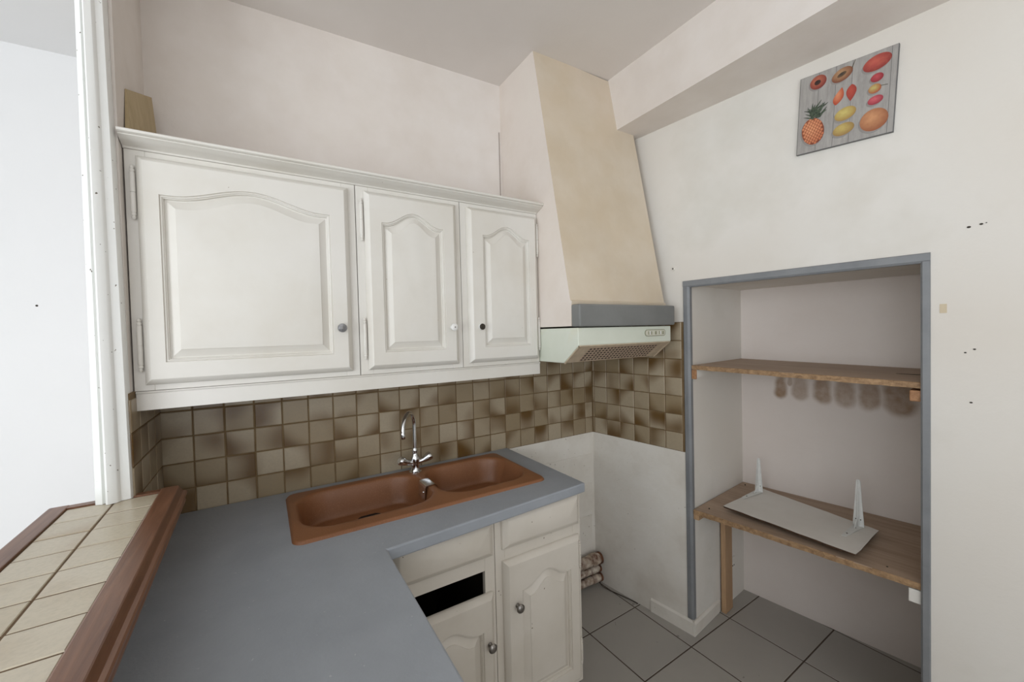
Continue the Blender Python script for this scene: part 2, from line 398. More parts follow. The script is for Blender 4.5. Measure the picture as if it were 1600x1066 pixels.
for j in range(4):
    for r in range(5):
        z1 = min(ZL[r + 1], 1.366)
        y1 = -j * .088 - .006; put_tile(wall_left, LW, y1 - .087, y1, ZL[r] if r else .906, z1)

obj('wall_seam', B((1.3735, 1.3775, -.003, .001, 2.02, 2.53)), plain('seam_shade_grey', srgb(168, 158, 150), .8), wall_back)
# nail holes, plug and patch
def disc(name, parent, frame, u, z, r, mat, y=-.0012, el=1.0):
    bm = bmesh.new(); lp = [[(u + r * s * math.cos(2 * math.pi * i / 14), yy, z + r * s * el * math.sin(2 * math.pi * i / 14)) for i in range(14)] for yy, s in ((.002, 1), (y, 1), (y, .6))]
    loft(bm, lp); bmesh.ops.recalc_face_normals(bm, faces=bm.faces); return obj(name, bm, mat, parent, frame, smooth=30)
for u, z, r in ((1.496, 1.795, .0045), (1.521, 1.799, .004), (1.531, 1.801, .0018), (1.489, 1.407, .003), (1.508, 1.418, .0033), (1.501, 1.252, .0035)):
    disc('nail_hole', wall_right, RW, u, z, r, 'hole', el=.7)
bm = lathe([(.011, 0), (.011, .004), (.009, .006), (.005, .006), (.004, .003)], 16, 'y', (.528, 0, 1.799))
obj('wall_plug', bm, 'lower_plaster', wall_right, RW, smooth=35)
disc('nail_hole', wall_right, RW, .528, 1.798, .003, 'hole', y=-.0068)
obj('tape_patch', B((1.434, 1.450, -.001, .001, 1.533, 1.562)), plain('beige_patch', srgb(206, 190, 162), .6), wall_right, RW)
wall_far = bpy.data.objects['wall_far']
disc('nail_hole', wall_far, T((0, .65, 0)), -.478, 1.664, .004, 'hole')

# ================================================================== BAR LEDGE
LF = T((0, -.36, 0)) @ Matrix.Rotation(rad(1.1), 4, 'Z')
led = root('bar_ledge', (0, -.6, 1.048), 'cream tiled serving ledge edged with dark brown wood on the low partition', 'ledge', frame=LF)
obj('core', B((-.150, .092, -2.235, .02, 1.050, 1.0893)), 'ledge_grout', led, LF)  # lengthened out of view with the low wall to block side light
lt = tile_mesh('ledge_tile', .0862, .0912, .007, .0018, 'ledge_tile')
for c in (-.0762, .0128):
    for r in range(23):
        shared('ledge_tile', lt, led, LF @ T((c, -.0475 - .0947 * r, 1.0905 + random.uniform(-.0004, .0004))))
edge = [(.0575,1.046),(.104,1.046),(.109,1.049),(.1105,1.056),(.1085,1.062),(.1055,1.065),(.1055,1.068),(.1105,1.070),(.1145,1.0745),(.1145,1.0785),(.112,1.0815),(.1055,1.0825),(.1045,1.085),(.0975,1.0948),(.0955,1.0958),(.060,1.0958),(.0575,1.0945)]
bm = bmesh.new()
loft(bm, [[(x, y, z) for x, z in edge] for y in (-2.245, .012)] + [[(x if x < .09 else .09 + (x - .09) * .45, .026, z) for x, z in edge]]); bmesh.ops.recalc_face_normals(bm, faces=bm.faces)
obj('wood_edge', bm, 'ledge_wood', led, LF, smooth=26)
ledl = [(-x - .0445, z) for x, z in edge]
obj('wood_edge', prism([(-.1625, 1.052), (-.1215, 1.052), (-.1215, 1.0945), (-.157, 1.0945), (-.1625, 1.09)], 1, -2.245, .028), 'ledge_wood', led, LF, bevel=.002)
obj('wood_edge', prism([(.002, 1.052), (.028, 1.052), (.028, 1.091), (.025, 1.094), (.002, 1.094)], 0, -.1215, .0575), 'ledge_wood', led, LF)
obj('wood_edge', prism([(-2.245, 1.052), (-2.18, 1.052), (-2.18, 1.094), (-2.245, 1.094)], 0, -.1215, .0575), 'ledge_wood', led, LF)

# ================================================================== CABINET DOORS
def shape(t):
    t = min(1, abs(t) / .9); return .5 * (1 + math.cos(math.pi * t))
def ring(x0, x1, z0, z1, h, y, shp=None, nb=6, ns=6, nt=36):
    s = shp or shape; pts = []
    for i in range(nb): pts.append((x0 + (x1 - x0) * i / nb, y, z0))
    for i in range(ns): pts.append((x1, y, z0 + (z1 - z0) * i / ns))
    for i in range(nt):
        x = x1 + (x0 - x1) * i / nt; pts.append((x, y, z1 + (h * s(2 * (x - (x0 + x1) / 2) / (x1 - x0)) if h else 0)))
    for i in range(ns): pts.append((x0, y, z1 + (z0 - z1) * i / ns))
    return pts
def door_bm(x0, x1, z0, z1, yb, pan=None, th=.024, lip=.016):
    """raised-panel door: ogee lip, flat stiles, beaded arched raised panel. pan=(px0,px1,pz0,pz_shoulder,arch)"""
    bm = bmesh.new(); loops = []
    for ins, d in ((0, 0), (0, .006), (.0015, .010), (lip * .75, th - .0025), (lip, th)):
        loops.append(ring(x0 + ins, x1 - ins, z0 + ins, z1 - ins, 0, yb - d))
    if pan:
        a0, a1, b0, b1, h = pan
        for ins, d in ((0, th), (.0012, th - .004), (.0035, th - .0025), (.0055, th - .0032), (.0068, th - .0065), (.0085, th - .0068), (.0098, th - .0135), (.013, th - .0140), (.034, th - .0030), (.0348, th - .0012), (.036, th - .001)):
            loops.append(ring(a0 + ins, a1 - ins, b0 + ins, b1 - ins, h, yb - d))
    loft(bm, loops); bmesh.ops.recalc_face_normals(bm, faces=bm.faces); return bm
def knob(kind, x, y, z, parent):
    if kind == 'pewter':
        prof = [(.008, 0), (.008, .003), (.0055, .006), (.006, .012), (.012, .017), (.0155, .021), (.0155, .024), (.012, .028), (.006, .030)]
        return obj('knob', lathe(prof, 24, 'y', (x, y, z)), 'pewter', parent, smooth=40)
    prof = [(.009, 0), (.009, .003), (.006, .006), (.0065, .012), (.0125, .017), (.015, .021), (.0145, .025), (.011, .028), (.004, .029)]
    if kind == 'dark':
        prof = [(.012, 0), (.0135, .004), (.0135, .010), (.0125, .013), (.0115, .013)]
        k = obj('knob', lathe(prof, 24, 'y', (x, y, z)), 'white_porcelain', parent, smooth=40)
        obj('knob_face', lathe([(.0125, .0125), (.0125, .016), (.0095, .0175), (.008, .0165), (.003, .0165), (.0028, .020), (.001, .0205)], 24, 'y', (x, y, z)), plain('dark_bronze_knob', srgb(62, 54, 44), .45, .3, .3), k, smooth=30)
        return k
    k = obj('knob', lathe(prof, 24, 'y', (x, y, z)), plain('grey_marbled_knob', srgb(178, 176, 176), .3, 0, .75) if kind == 'grey' else 'white_porcelain', parent, smooth=40)
    obj('screw', lathe([(.0028, .028), (.0028, .0297), (.001, .030)], 12, 'y', (x, y, z)), 'pewter', k)
    return k
def hinge(x, y, z0, z1, parent, mat='cab'):
    L = z1 - z0; r = .0062
    pr = [(.002, 0), (.0045, .003), (.0055, .007), (.0035, .010), (.006, .013), (.006, .017), (.0045, .019), (r, .022), (r, L / 2 - .0007), (.0045, L / 2 - .0005), (.0045, L / 2 + .0005), (r, L / 2 + .0007), (r, L - .022), (.0045, L - .019), (.006, L - .017), (.006, L - .013), (.0035, L - .010), (.0055, L - .007), (.0045, L - .003), (.002, L)]
    bm = lathe([(a, b + z0) for a, b in pr], 12, 'z', (x, y, 0)); box(bm, x - .004, x + .004, y, y + .010, z0 + .022, z1 - .022)
    return obj('hinge', bm, mat, parent, smooth=40)

# ---- wall cabinets
YF = -.300
def wall_cab(x0, x1, d0, d1, pan, kx, kkind, hx, label):
    r = root('wall_cabinet', ((x0 + x1) / 2, -.15, 1.366), label, 'cabinet', 'cream wall cabinets over the sink')
    t = .016
    obj('carcass', B((x0 + .001, x0 + t, -.282, -.012, 1.367, 2.036), (x1 - t, x1 - .001, -.282, -.012, 1.367, 2.036), (x0 + t, x1 - t, -.282, -.012, 1.367, 1.383), (x0 + t, x1 - t, -.282, -.012, 2.020, 2.036), (x0 + t, x1 - t, -.018, -.012, 1.383, 2.02)), 'cab', r)
    fb = B((x0 + .0012, x0 + .045, YF, -.2825, 1.367, 2.037), (x1 - .045, x1 - .0012, YF, -.2825, 1.367, 2.037), (x0 + .045, x1 - .045, YF, -.2825, 1.367, 1.42), (x0 + .045, x1 - .045, YF, -.2825, 1.99, 2.037))
    obj('face_frame', fb, 'cab', r, bevel=.0012)
    d = obj('door', door_bm(d0, d1, 1.384, 2.0195, YF - .001, pan), 'cab', r, smooth=28)
    knob(kkind, kx, YF - .024, 1.531 + (.004 if kkind == 'grey' else 0), d)
    for z0, z1 in ((1.842, 1.992), (1.420, 1.570)): hinge(hx, YF - .008, z0, z1, d)
    return r
wall_cab(.002, .603, .0285, .577, (.077, .516, 1.446, 1.915, .041), .540, 'grey', .0205, 'wide cream wall cabinet with arched door and grey marbled knob')
wall_cab(.603, 1.003, .6295, .980, (.686, .923, 1.445, 1.911, .045), .948, 'white', .6205, 'narrow cream wall cabinet with white porcelain knob next to the wide cabinet')
wall_cab(1.003, 1.385, 1.0285, 1.372, (1.094, 1.325, 1.447, 1.909, .045), 1.075, 'dark', 1.379, 'narrow cream wall cabinet with dark round knob beside the plaster hood')
cp = [(-.290, 2.0375), (-.302, 2.0375), (-.305, 2.042), (-.311, 2.044), (-.318, 2.046), (-.328, 2.049), (-.337, 2.0525), (-.344, 2.0565), (-.347, 2.0575), (-.347, 2.0605), (-.353, 2.061), (-.357, 2.0635), (-.357, 2.0695), (-.355, 2.0715), (-.290, 2.0715)]
obj('crown_moulding', prism(cp, 0, .002, 1.3845), 'cab', smooth=30, label='long cream crown moulding along the top of the wall cabinets', category='moulding')
pl = [(-.284, 1.366), (-.303, 1.366), (-.3045, 1.3635), (-.303, 1.3605), (-.2995, 1.3595), (-.2995, 1.3125), (-.284, 1.3125)]
obj('light_pelmet', prism(pl, 0, .006, 1.385), 'cab', smooth=30, label='cream pelmet strip hanging under the wall cabinets', category='pelmet')
# plank standing on the wall cabinet
bm = bmesh.new()
loft(bm, [[(.004, -.284, 2.0375), (.018, -.284, 2.0375), (.050, -.075, 2.0375), (.032, -.070, 2.0375)], [(.0005, -.242, 2.226), (.0035, -.242, 2.226), (.034, -.090, 2.286), (.018, -.085, 2.286)]]); bmesh.ops.recalc_face_normals(bm, faces=bm.faces)
obj('plank', bm, 'beige_plank', label='beige wooden plank leaning on the wall above the wide wall cabinet', category='plank')

# ---- plaster hood and range hood
ch = root('plaster_hood', (1.68, -.25, 1.52), 'tapering beige plaster hood rising to the ceiling with a grey wooden band', 'hood')
bm = bmesh.new()
yz = [(0.0, 1.524), (-.527, 1.524), (-.529, 1.612), (-.532, 1.626), (-.522, 1.632), (-.299, 2.775), (0.0, 2.775)]
loft(bm, [[(1.386, y, z) for y, z in yz], [(1.976, y, z) for y, z in yz]]); bmesh.ops.recalc_face_normals(bm, faces=bm.faces)
bm.faces.ensure_lookup_table()
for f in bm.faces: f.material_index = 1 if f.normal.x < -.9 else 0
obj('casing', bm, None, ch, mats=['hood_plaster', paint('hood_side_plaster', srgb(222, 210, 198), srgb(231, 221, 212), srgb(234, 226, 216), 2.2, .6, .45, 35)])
obj('band', B((1.3845, 1.9785, -.580, -.5275, 1.521, 1.6125)), paint('grey_band_paint', srgb(118, 119, 117), srgb(128, 129, 127), None, 5, .45, .3, 80), ch, bevel=.006)
rh = root('range_hood', (1.68, -.28, 1.368), 'pale green metal range hood with filter grille under the plaster hood', 'range hood')
X0, X1 = 1.3875, 1.9655
yz = [(-.012, 1.517), (-.565, 1.517), (-.565, 1.446), (-.468, 1.369), (-.012, 1.369)]
bm = prism(yz, 0, X0, X1)
obj('body', bm, 'hoodmetal', rh, bevel=.003)
# sloping filter plate in the underside
p0, p1 = Vector((0, -.565, 1.446)), Vector((0, -.468, 1.369)); sl = (p1 - p0); Ls = sl.length; sd = sl.normalized(); nn = Vector((0, sd.z, -sd.y))
if nn.z > 0: nn = -nn
FM = Matrix(((1, 0, 0, 0), (0, sd.y, nn.y, 0), (0, sd.z, nn.z, 0), (0, 0, 0, 1))).transposed()
FM = Matrix.Translation(Vector((X0, p0.y, p0.z))) @ Matrix(((1, 0, 0, 0), (0, sd.y, nn.y, 0), (0, sd.z, nn.z, 0), (0, 0, 0, 1)))
Wd = X1 - X0
fl = obj('filter_plate', B((.012, Wd - .012, .010, Ls - .004, .0002, .0022)), 'filter', rh, FM)
obj('filter_recess', B((.075, Wd - .075, .020, Ls - .012, .002, .0026)), 'filter_dark', fl, FM)
bm = bmesh.new(); n = 21; gx0, gx1, gy0, gy1 = .075, Wd - .075, .020, Ls - .012
for i in range(n + 1):
    x = gx0 + (gx1 - gx0) * i / n; box(bm, x - .0030, x + .0030, gy0, gy1, .0024, .0040)
for j in range(7):
    y = gy0 + (gy1 - gy0) * j / 6; box(bm, gx0, gx1, y - .0022, y + .0022, .0024, .0044)
g = obj('filter_grille', bm, 'filter_bar', fl, FM); g['kind'] = 'stuff'
obj('rim', B((.004, .010, .004, Ls, 0, .005), (Wd - .010, Wd - .004, .004, Ls, 0, .005), (.004, Wd - .004, .003, .008, 0, .005)), 'filter', rh, FM)
# control strip: capsule frame, sliders
def capsule(cx, cz, hw, hh, y0, y1):
    bm = bmesh.new(); lp = []
    for i in range(28):
        a = 2 * math.pi * i / 28; c, s = math.cos(a), math.sin(a)
        lp.append((cx + (hw - hh) * (1 if c > 0 else -1) + hh * c, cz + hh * s))
    loft(bm, [[(x, y0, z) for x, z in lp], [(x, y1, z) for x, z in lp]]); bmesh.ops.recalc_face_normals(bm, faces=bm.faces); return bm
cs = obj('control_strip', capsule(1.853, 1.4865, .071, .0155, -.564, -.568), 'switch_line', rh)
obj('control_inset', capsule(1.853, 1.4865, .068, .0125, -.5675, -.5688), 'switch', cs)
for xx, w, mt in ((1.803, .004, 'switch_line'), (1.813, .006, 'white_porcelain'), (1.823, .004, 'switch_line'), (1.852, .009, 'switch_line'), (1.877, .003, 'switch_line'), (1.886, .006, 'white_porcelain'), (1.898, .003, 'switch_line'), (1.907, .003, 'switch_line')):
    obj('slider', B((xx - w / 2, xx + w / 2, -.5715, -.5685, 1.479, 1.494)), mt, cs)

# ================================================================== WORKTOP
xs = [.0015, .388, .588, 1.246, 1.372]; ys = [-1.55, -.655, -.470, -.085, -.0075]
def fy(x, j): return ys[j] if j != 1 else -.657 + (x - .588) / (1.372 - .588) * .052 if x >= .588 else -.657
bm = bmesh.new(); vt = {}
def gv(i, j, z):
    k = (i, j, z)
    if k not in vt: vt[k] = bm.verts.new((xs[i], fy(xs[i], j), z))
    return vt[k]
fill = lambda i, j: 0 <= i < 4 and 0 <= j < 4 and not (j == 0 and i >= 2) and not (j == 2 and i in (1, 2))
for i in range(4):
    for j in range(4):
        if not fill(i, j): continue
        for z, fl_ in ((.905, 0), (.868, 1)):
            q = [gv(i, j, z), gv(i + 1, j, z), gv(i + 1, j + 1, z), gv(i, j + 1, z)]; bm.faces.new(q[::-1] if fl_ else q)
        for di, dj, a, b in ((0, -1, (i, j), (i + 1, j)), (1, 0, (i + 1, j), (i + 1, j + 1)), (0, 1, (i + 1, j + 1), (i, j + 1)), (-1, 0, (i, j + 1), (i, j))):
            if not fill(i + di, j + dj): bm.faces.new((gv(*a, .868), gv(*b, .868), gv(*b, .905), gv(*a, .905)))
bmesh.ops.recalc_face_normals(bm, faces=bm.faces)
obj('worktop', bm, 'grey', bevel=.005, label='blue-grey painted L-shaped worktop round the brown sink', category='worktop')

# ================================================================== SINK
def sdrr(x, y, cx, cy, hx, hy, r):
    qx, qy = abs(x - cx) - hx + r, abs(y - cy) - hy + r
    return math.hypot(max(qx, 0), max(qy, 0)) + min(max(qx, qy), 0) - r
SX0, SX1, SY0, SY1 = .362, 1.272, -.495, -.060
def sm(t): t = max(0, min(1, t)); return t * t * (3 - 2 * t)
def sinkz(x, y):
    z = .9135
    for cx, cy, hx, hy, dep in ((.618, -.263, .222, .160, .106), (1.058, -.263, .188, .160, .106)):
        d = -sdrr(x, y, cx, cy, hx, hy, .105)
        if d > -.02:
            z -= .0025 * sm((d + .02) / .02)
            z -= dep * (1 - (1 - sm((d + .006) / .038)) ** 1.25) + .006 * sm((d - .05) / .1)
    return z
NX, NY = 230, 112
bm = bmesh.new(); grid = []
ocx, ocy, ohx, ohy, orr = (SX0 + SX1) / 2, (SY0 + SY1) / 2, (SX1 - SX0) / 2, (SY1 - SY0) / 2, .035
for i in range(NX + 1):
    row = []
    for j in range(NY + 1):
        x = SX0 + (SX1 - SX0) * i / NX; y = SY0 + (SY1 - SY0) * j / NY
        qx, qy = abs(x - ocx) - ohx + orr, abs(y - ocy) - ohy + orr
        if qx > 0 and qy > 0:
            L_ = math.hypot(qx, qy); m_ = max(qx, qy); f_ = m_ / L_
            x = ocx + math.copysign(ohx - orr + qx * f_, x - ocx); y = ocy + math.copysign(ohy - orr + qy * f_, y - ocy)
        d = -sdrr(x, y, ocx, ocy, ohx, ohy, orr)
        z = sinkz(x, y) - .0095 * (1 - sm(d / .009)) ** 1.4
        row.append(bm.verts.new((x, y, z)))
    grid.append(row)
for i in range(NX):
    for j in range(NY): bm.faces.new((grid[i][j], grid[i + 1][j], grid[i + 1][j + 1], grid[i][j + 1]))
sink = root('kitchen_sink', (.817, -.28, .765), 'brown composite double-bowl kitchen sink set into the grey worktop', 'sink')
obj('basin', bm, 'sink', sink, smooth=70)
for cx, dy in ((.640, -.212), (1.06, -.285)):
    nm = 'drain'; zb = sinkz(cx, dy)
    d = obj(nm, lathe([(.058, zb + .001), (.058, zb + .0025), (.055, zb + .003), (.050, zb + .001)], 28, 'z', (cx, dy, 0)), 'pewter', sink, smooth=40)
    obj('drain_hole', lathe([(.053, zb + .0012), (.053, zb + .0035), (.01, zb + .0035)], 24, 'z', (cx, dy, 0)), 'dark', d)
# chrome overflow cover folded over the divider
th = .0015
bm = bmesh.new()
pr = [(.876, .903), (.870, .9135), (.864, .9165), (.835, .9165), (.830, .9145), (.828, .909), (.8245, .862)]
out = [(.878, .9045), (.8715, .9155), (.8645, .9187), (.8345, .9187), (.8285, .9160), (.8258, .909), (.8223, .862)]
loft(bm, [[(x, y, z) for x, z in pr + out[::-1]] for y in (-.300, -.225)]); bmesh.ops.recalc_face_normals(bm, faces=bm.faces)
ov = obj('overflow_cover', bm, 'chrome', sink)
obj('screw', lathe([(.004, 0), (.004, -.002), (.001, -.003)], 12, 'x', (.8243, -.280, .888)), 'chrome', ov)

# ================================================================== TAP
tap = root('kitchen_tap', (.853, -.103, .911), 'chrome two-handle kitchen tap with swan-neck spout behind the sink', 'tap')
bx, by = .853, -.103
obj('body', lathe([(.026, .9105), (.026, .916), (.021, .919), (.017, .930), (.0165, .950), (.019, .962), (.0185, .976), (.0125, .988), (.0105, .997), (.0125, 1.003), (.0120, 1.010), (.009, 1.017)], 28, 'z', (bx, by, 0)), 'chrome', tap, smooth=35)
d = Vector((-.078, -.098, 0)); 
path = [(bx, by, 1.008), (bx, by, 1.05), (bx, by, 1.095)] + [tuple(Vector((bx, by, 1.112)) + d * (.5 - .5 * math.cos(a)) + Vector((0, 0, .068 * math.sin(a)))) for a in [math.pi * k / 20 for k in range(20)]]
tip = Vector((bx, by, 1.112)) + d; path += [tuple(tip)]
sp = obj('spout', tube(path, .0084, 14), 'chrome', tap, smooth=50)
obj('aerator', lathe([(.0085, tip.z - .024), (.0098, tip.z - .022), (.0098, tip.z - .004), (.0085, tip.z + .001)], 18, 'z', (tip.x, tip.y, 0)), 'chrome', sp, smooth=35)
for s in (-1, 1):
    a = Vector((bx + s * .012, by, .955)); e = Vector((bx + s * .070, by - .008, .978))
    pts = [a.lerp(e, t) + Vector((0, 0, -.004 * math.sin(t * 3.14))) for t in (0, .2, .4, .6, .8, .93, 1)]
    obj('handle', tube(pts, [.0125, .0115, .0125, .0155, .0185, .0190, .0150], 14), 'chrome', tap, smooth=50)

# ================================================================== BASE CABINETS
YB = -.579
def base_cab(x0, x1, holes, label, name='base_cabinet'):
    r = root(name, ((x0 + x1) / 2, -.3, 0), label, 'cabinet', 'cream base cabinets under the worktop')
    t = .016
    obj('carcass', B((x0 + .001, x0 + t, -.56, -.03, .10, .735), (x1 - t, x1 - .001, -.56, -.03, .10, .735), (x0 + t, x1 - t, -.56, -.03, .10, .116), (x0 + t, x1 - t, -.036, -.03, .116, .74)), 'carcass', r)
    obj('plinth', B((x0 + .001, x1 - .001, -.53, -.515, 0, .10)), 'cab_low', r)
    s = .040
    bb = [(x0 + .001, x0 + s, YB, -.5605, .10, .867), (x1 - s, x1 - .001, YB, -.5605, .10, .867), (x0 + s, x1 - s, YB, -.5605, .10, .15)]
    for z0, z1 in holes: bb.append((x0 + s, x1 - s, YB, -.5605, z0, z1))
    obj('face_frame', B(*bb), 'cab_low', r, bevel=.0012)
    return r
c1 = base_cab(.592, .973, [(.687, .867)], 'cream sink cabinet with a dark open gap above its lowered arched door')
obj('drawer_front', door_bm(.618, .9615, .737, .861, YB - .0005, None, .024, .022), 'cab_low', c1, smooth=28)
d1 = obj('door', door_bm(.618, .9585, .125, .611, YB - .0005, (.672, .911, .19, .495, .042)), 'cab_low', c1, smooth=28)
knob('pewter', .932, YB - .024, .446, d1)
c2 = base_cab(.973, 1.364, [(.687, .745), (.85, .867)], 'cream base cabinet with a small drawer front over a tall arched door beside the pipes')
obj('drawer_front', door_bm(.9985, 1.3485, .743, .8645, YB - .0005, None, .024, .022), 'cab_low', c2, smooth=28)
d2 = obj('door', door_bm(1.0, 1.3475, .125, .701, YB - .0005, (1.068, 1.293, .19, .585, .042)), 'cab_low', c2, smooth=28)
knob('pewter', 1.046, YB - .024, .538, d2)
for z0, z1 in ((.56, .67), (.17, .28)): hinge(1.353, YB - .006, z0, z1, d2, 'cab_low')
# cabinet carrying the worktop return along the ledge
PF = T((.0, -.66, 0)) @ Matrix.Rotation(rad(90), 4, 'Z')      # local x = +Y, local -y = +X
pc = root('peninsula_cabinet', (.3, -1.1, 0), 'cream cabinet under the worktop return along the tiled ledge', 'cabinet')
obj('carcass', B((.004, .540, -1.53, -1.514, .10, .866), (.004, .540, -.70, -.684, .10, .866), (.004, .54, -1.514, -.70, .10, .116), (.004, .010, -1.514, -.70, .116, .866)), 'cab_low', pc)
obj('plinth', B((.49, .505, -1.53, -.684, 0, .1)), 'cab_low', pc)
obj('face_frame', B((.5405, .560, -1.53, -1.49, .1, .867), (.5405, .560, -.724, -.684, .1, .867), (.5405, .560, -1.127, -1.087, .1, .867), (.5405, .560, -1.49, -.724, .1, .15), (.5405, .560, -1.49, -.724, .82, .867)), 'cab_low', pc, bevel=.0012)
for a, b in ((-.848, -.452), (-.442, -.046)):
    dd = obj('door', door_bm(a, b, .125, .855, -.5605, (a + .06, b - .06, .19, .72, .042)), 'cab_low', pc, PF, smooth=28)
    x = b - .03 if a < -.8 else a + .03
    kb = lathe([(.008, 0), (.008, .003), (.0055, .006), (.006, .012), (.012, .017), (.0155, .021), (.0155, .024), (.012, .028), (.006, .030)], 24, 'y', (x, -.584, .62))
    obj('knob', kb, 'pewter', dd, PF, smooth=40)

# ================================================================== NICHE SHELVES
us_ = root('niche_shelf', (1.0, .27, 1.26), 'brown chipboard shelf high in the niche above the brown stains', 'shelf', frame=RW)
def shelf_board(zt_l, zt_r, th, parent, y0, y1, mats):
    bm = bmesh.new(); ul, ur = .612, 1.3985
    n = 30; loops = []
    for i in range(n + 1):
        t = i / n; u = ul + (ur - ul) * t; z = zt_l + (zt_r - zt_l) * t
        w = random.uniform(-.0015, .0015); yl = y1 if u > .6245 or True else y1
        loops.append([(max(u, .6265) if False else u, y0 + w, z - th + random.uniform(-.001, .001)), (u, y0 + w * .6, z - .002), (u, y0 + .003, z), (u, y1, z), (u, y1, z - th)])
    loft(bm, loops); bmesh.ops.recalc_face_normals(bm, faces=bm.faces)
    for f in bm.faces: f.material_index = 1 if f.normal.y < -.5 else 0
    # niche side leans back: trim the far left end
    for v in bm.verts:
        if v.co.x < .63: v.co.x = max(v.co.x, .609 + .0305 * max(0, v.co.y))
    return obj('board', bm, None, parent, RW, mats=mats)
shelf_board(1.3245, 1.305, .0205, us_, .004, .546, ['shelf_top', 'osb'])
obj('cleat', B((.611, .634, .002, .012, 1.258, 1.3025)), 'pine_end', us_, RW, bevel=.003)
bm = bmesh.new(); loft(bm, [[(.611, .0125, 1.264), (.633, .0125, 1.264), (.633, .0125, 1.3025), (.611, .0125, 1.3025)], [(.624, .36, 1.285), (.645, .36, 1.285), (.645, .36, 1.3025), (.624, .36, 1.3025)]]); bmesh.ops.recalc_face_normals(bm, faces=bm.faces)
obj('cleat', bm, 'lower_plaster', us_, RW)
obj('cleat', B((1.363, 1.3985, .006, .40, 1.240, 1.277)), 'pine_end', us_, RW, bevel=.003)
obj('crack', B((1.30, 1.398, .25, .2525, 1.3062, 1.3085)), 'hole', us_, RW)

ls = root('niche_table_shelf', (1.0, .27, 0), 'brown wooden shelf low in the niche carried by a pine post', 'shelf', frame=RW)
shelf_board(.6225, .6265, .022, ls, .001, .546, ['shelf_top', 'osb'])
obj('cleat', B((.6105, .636, .004, .50, .574, .5995)), 'leg_pine', ls, RW, bevel=.002)
obj('cleat', B((1.36, 1.3985, .004, .50, .553, .599)), 'board_white', ls, RW, bevel=.002)
obj('leg', B((.6225, .647, .262, .345, 0, .600)), 'leg_pine', ls, RW, bevel=.003)
for u, w in ((.66, .06), (.655, .50), (1.30, .05), (.98, .12)):
    obj('screw', lathe([(.003, .6225), (.003, .6275), (.001, .628)], 10, 'z', (u, w, 0)), 'hole', ls, RW)
# socket in the niche side wall
NS = RW @ T((.6195, .40, .20)) @ Matrix.Rotation(rad(-90 - 1.9) + math.pi, 4, 'Z')   # local -y -> +u
so = root('wall_socket', (0, 0, -.03), 'small painted-over wall socket behind the pine post in the niche', 'socket', frame=NS)
obj('plate', B((-.035, .035, -.008, .0015, -.04, .04)), 'wall_right', so, NS, bevel=.004)
obj('socket_face', lathe([(.019, .0075), (.019, .0095), (.016, .0095), (.015, .0085)], 20, 'y', (0, 0, 0)), 'lower_plaster', so, NS, smooth=30)
for sx_ in (-.008, .008): disc('socket_hole', so, NS, sx_, 0, .003, 'hole', y=-.0105)

# ================================================================== LOOSE BOARD WITH BRACKETS
brd = root('bracketed_board', (.98, .25, .6275), 'loose white shelf board with upturned metal brackets on the low niche shelf', 'board', frame=RW)
Lc, Bc, Rc, Fc = Vector((.718, .078, .652)), Vector((.752, .450, .648)), Vector((1.240, .307, .650)), Vector((1.221, .004, .655))
bm = bmesh.new(); n = 16
top, bot = [], []
def bp(s, t): return Lc.lerp(Fc, s).lerp(Bc.lerp(Rc, s), t)
ring_ = [(i / n, 0) for i in range(n)] + [(1, i / 6) for i in range(6)] + [(1 - i / n, 1) for i in range(n)] + [(0, 1 - i / 6) for i in range(6)]
def jit(q, a):
    return q + Vector((random.uniform(-a, a), random.uniform(-a, a), 0))
tp = [jit(bp(*q), .0018) for q in ring_]
tp2 = [v + Vector((0, 0, -.0015)) for v in tp]
ce = bp(.5, .5)
bt = [ce + (v - ce) * .985 + Vector((0, 0, -.008)) for v in tp]
loft(bm, [bt, tp2, tp]); bmesh.ops.recalc_face_normals(bm, faces=bm.faces)
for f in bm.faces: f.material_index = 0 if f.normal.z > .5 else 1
obj('panel', bm, None, brd, RW, mats=['board_white', 'board_edge'])
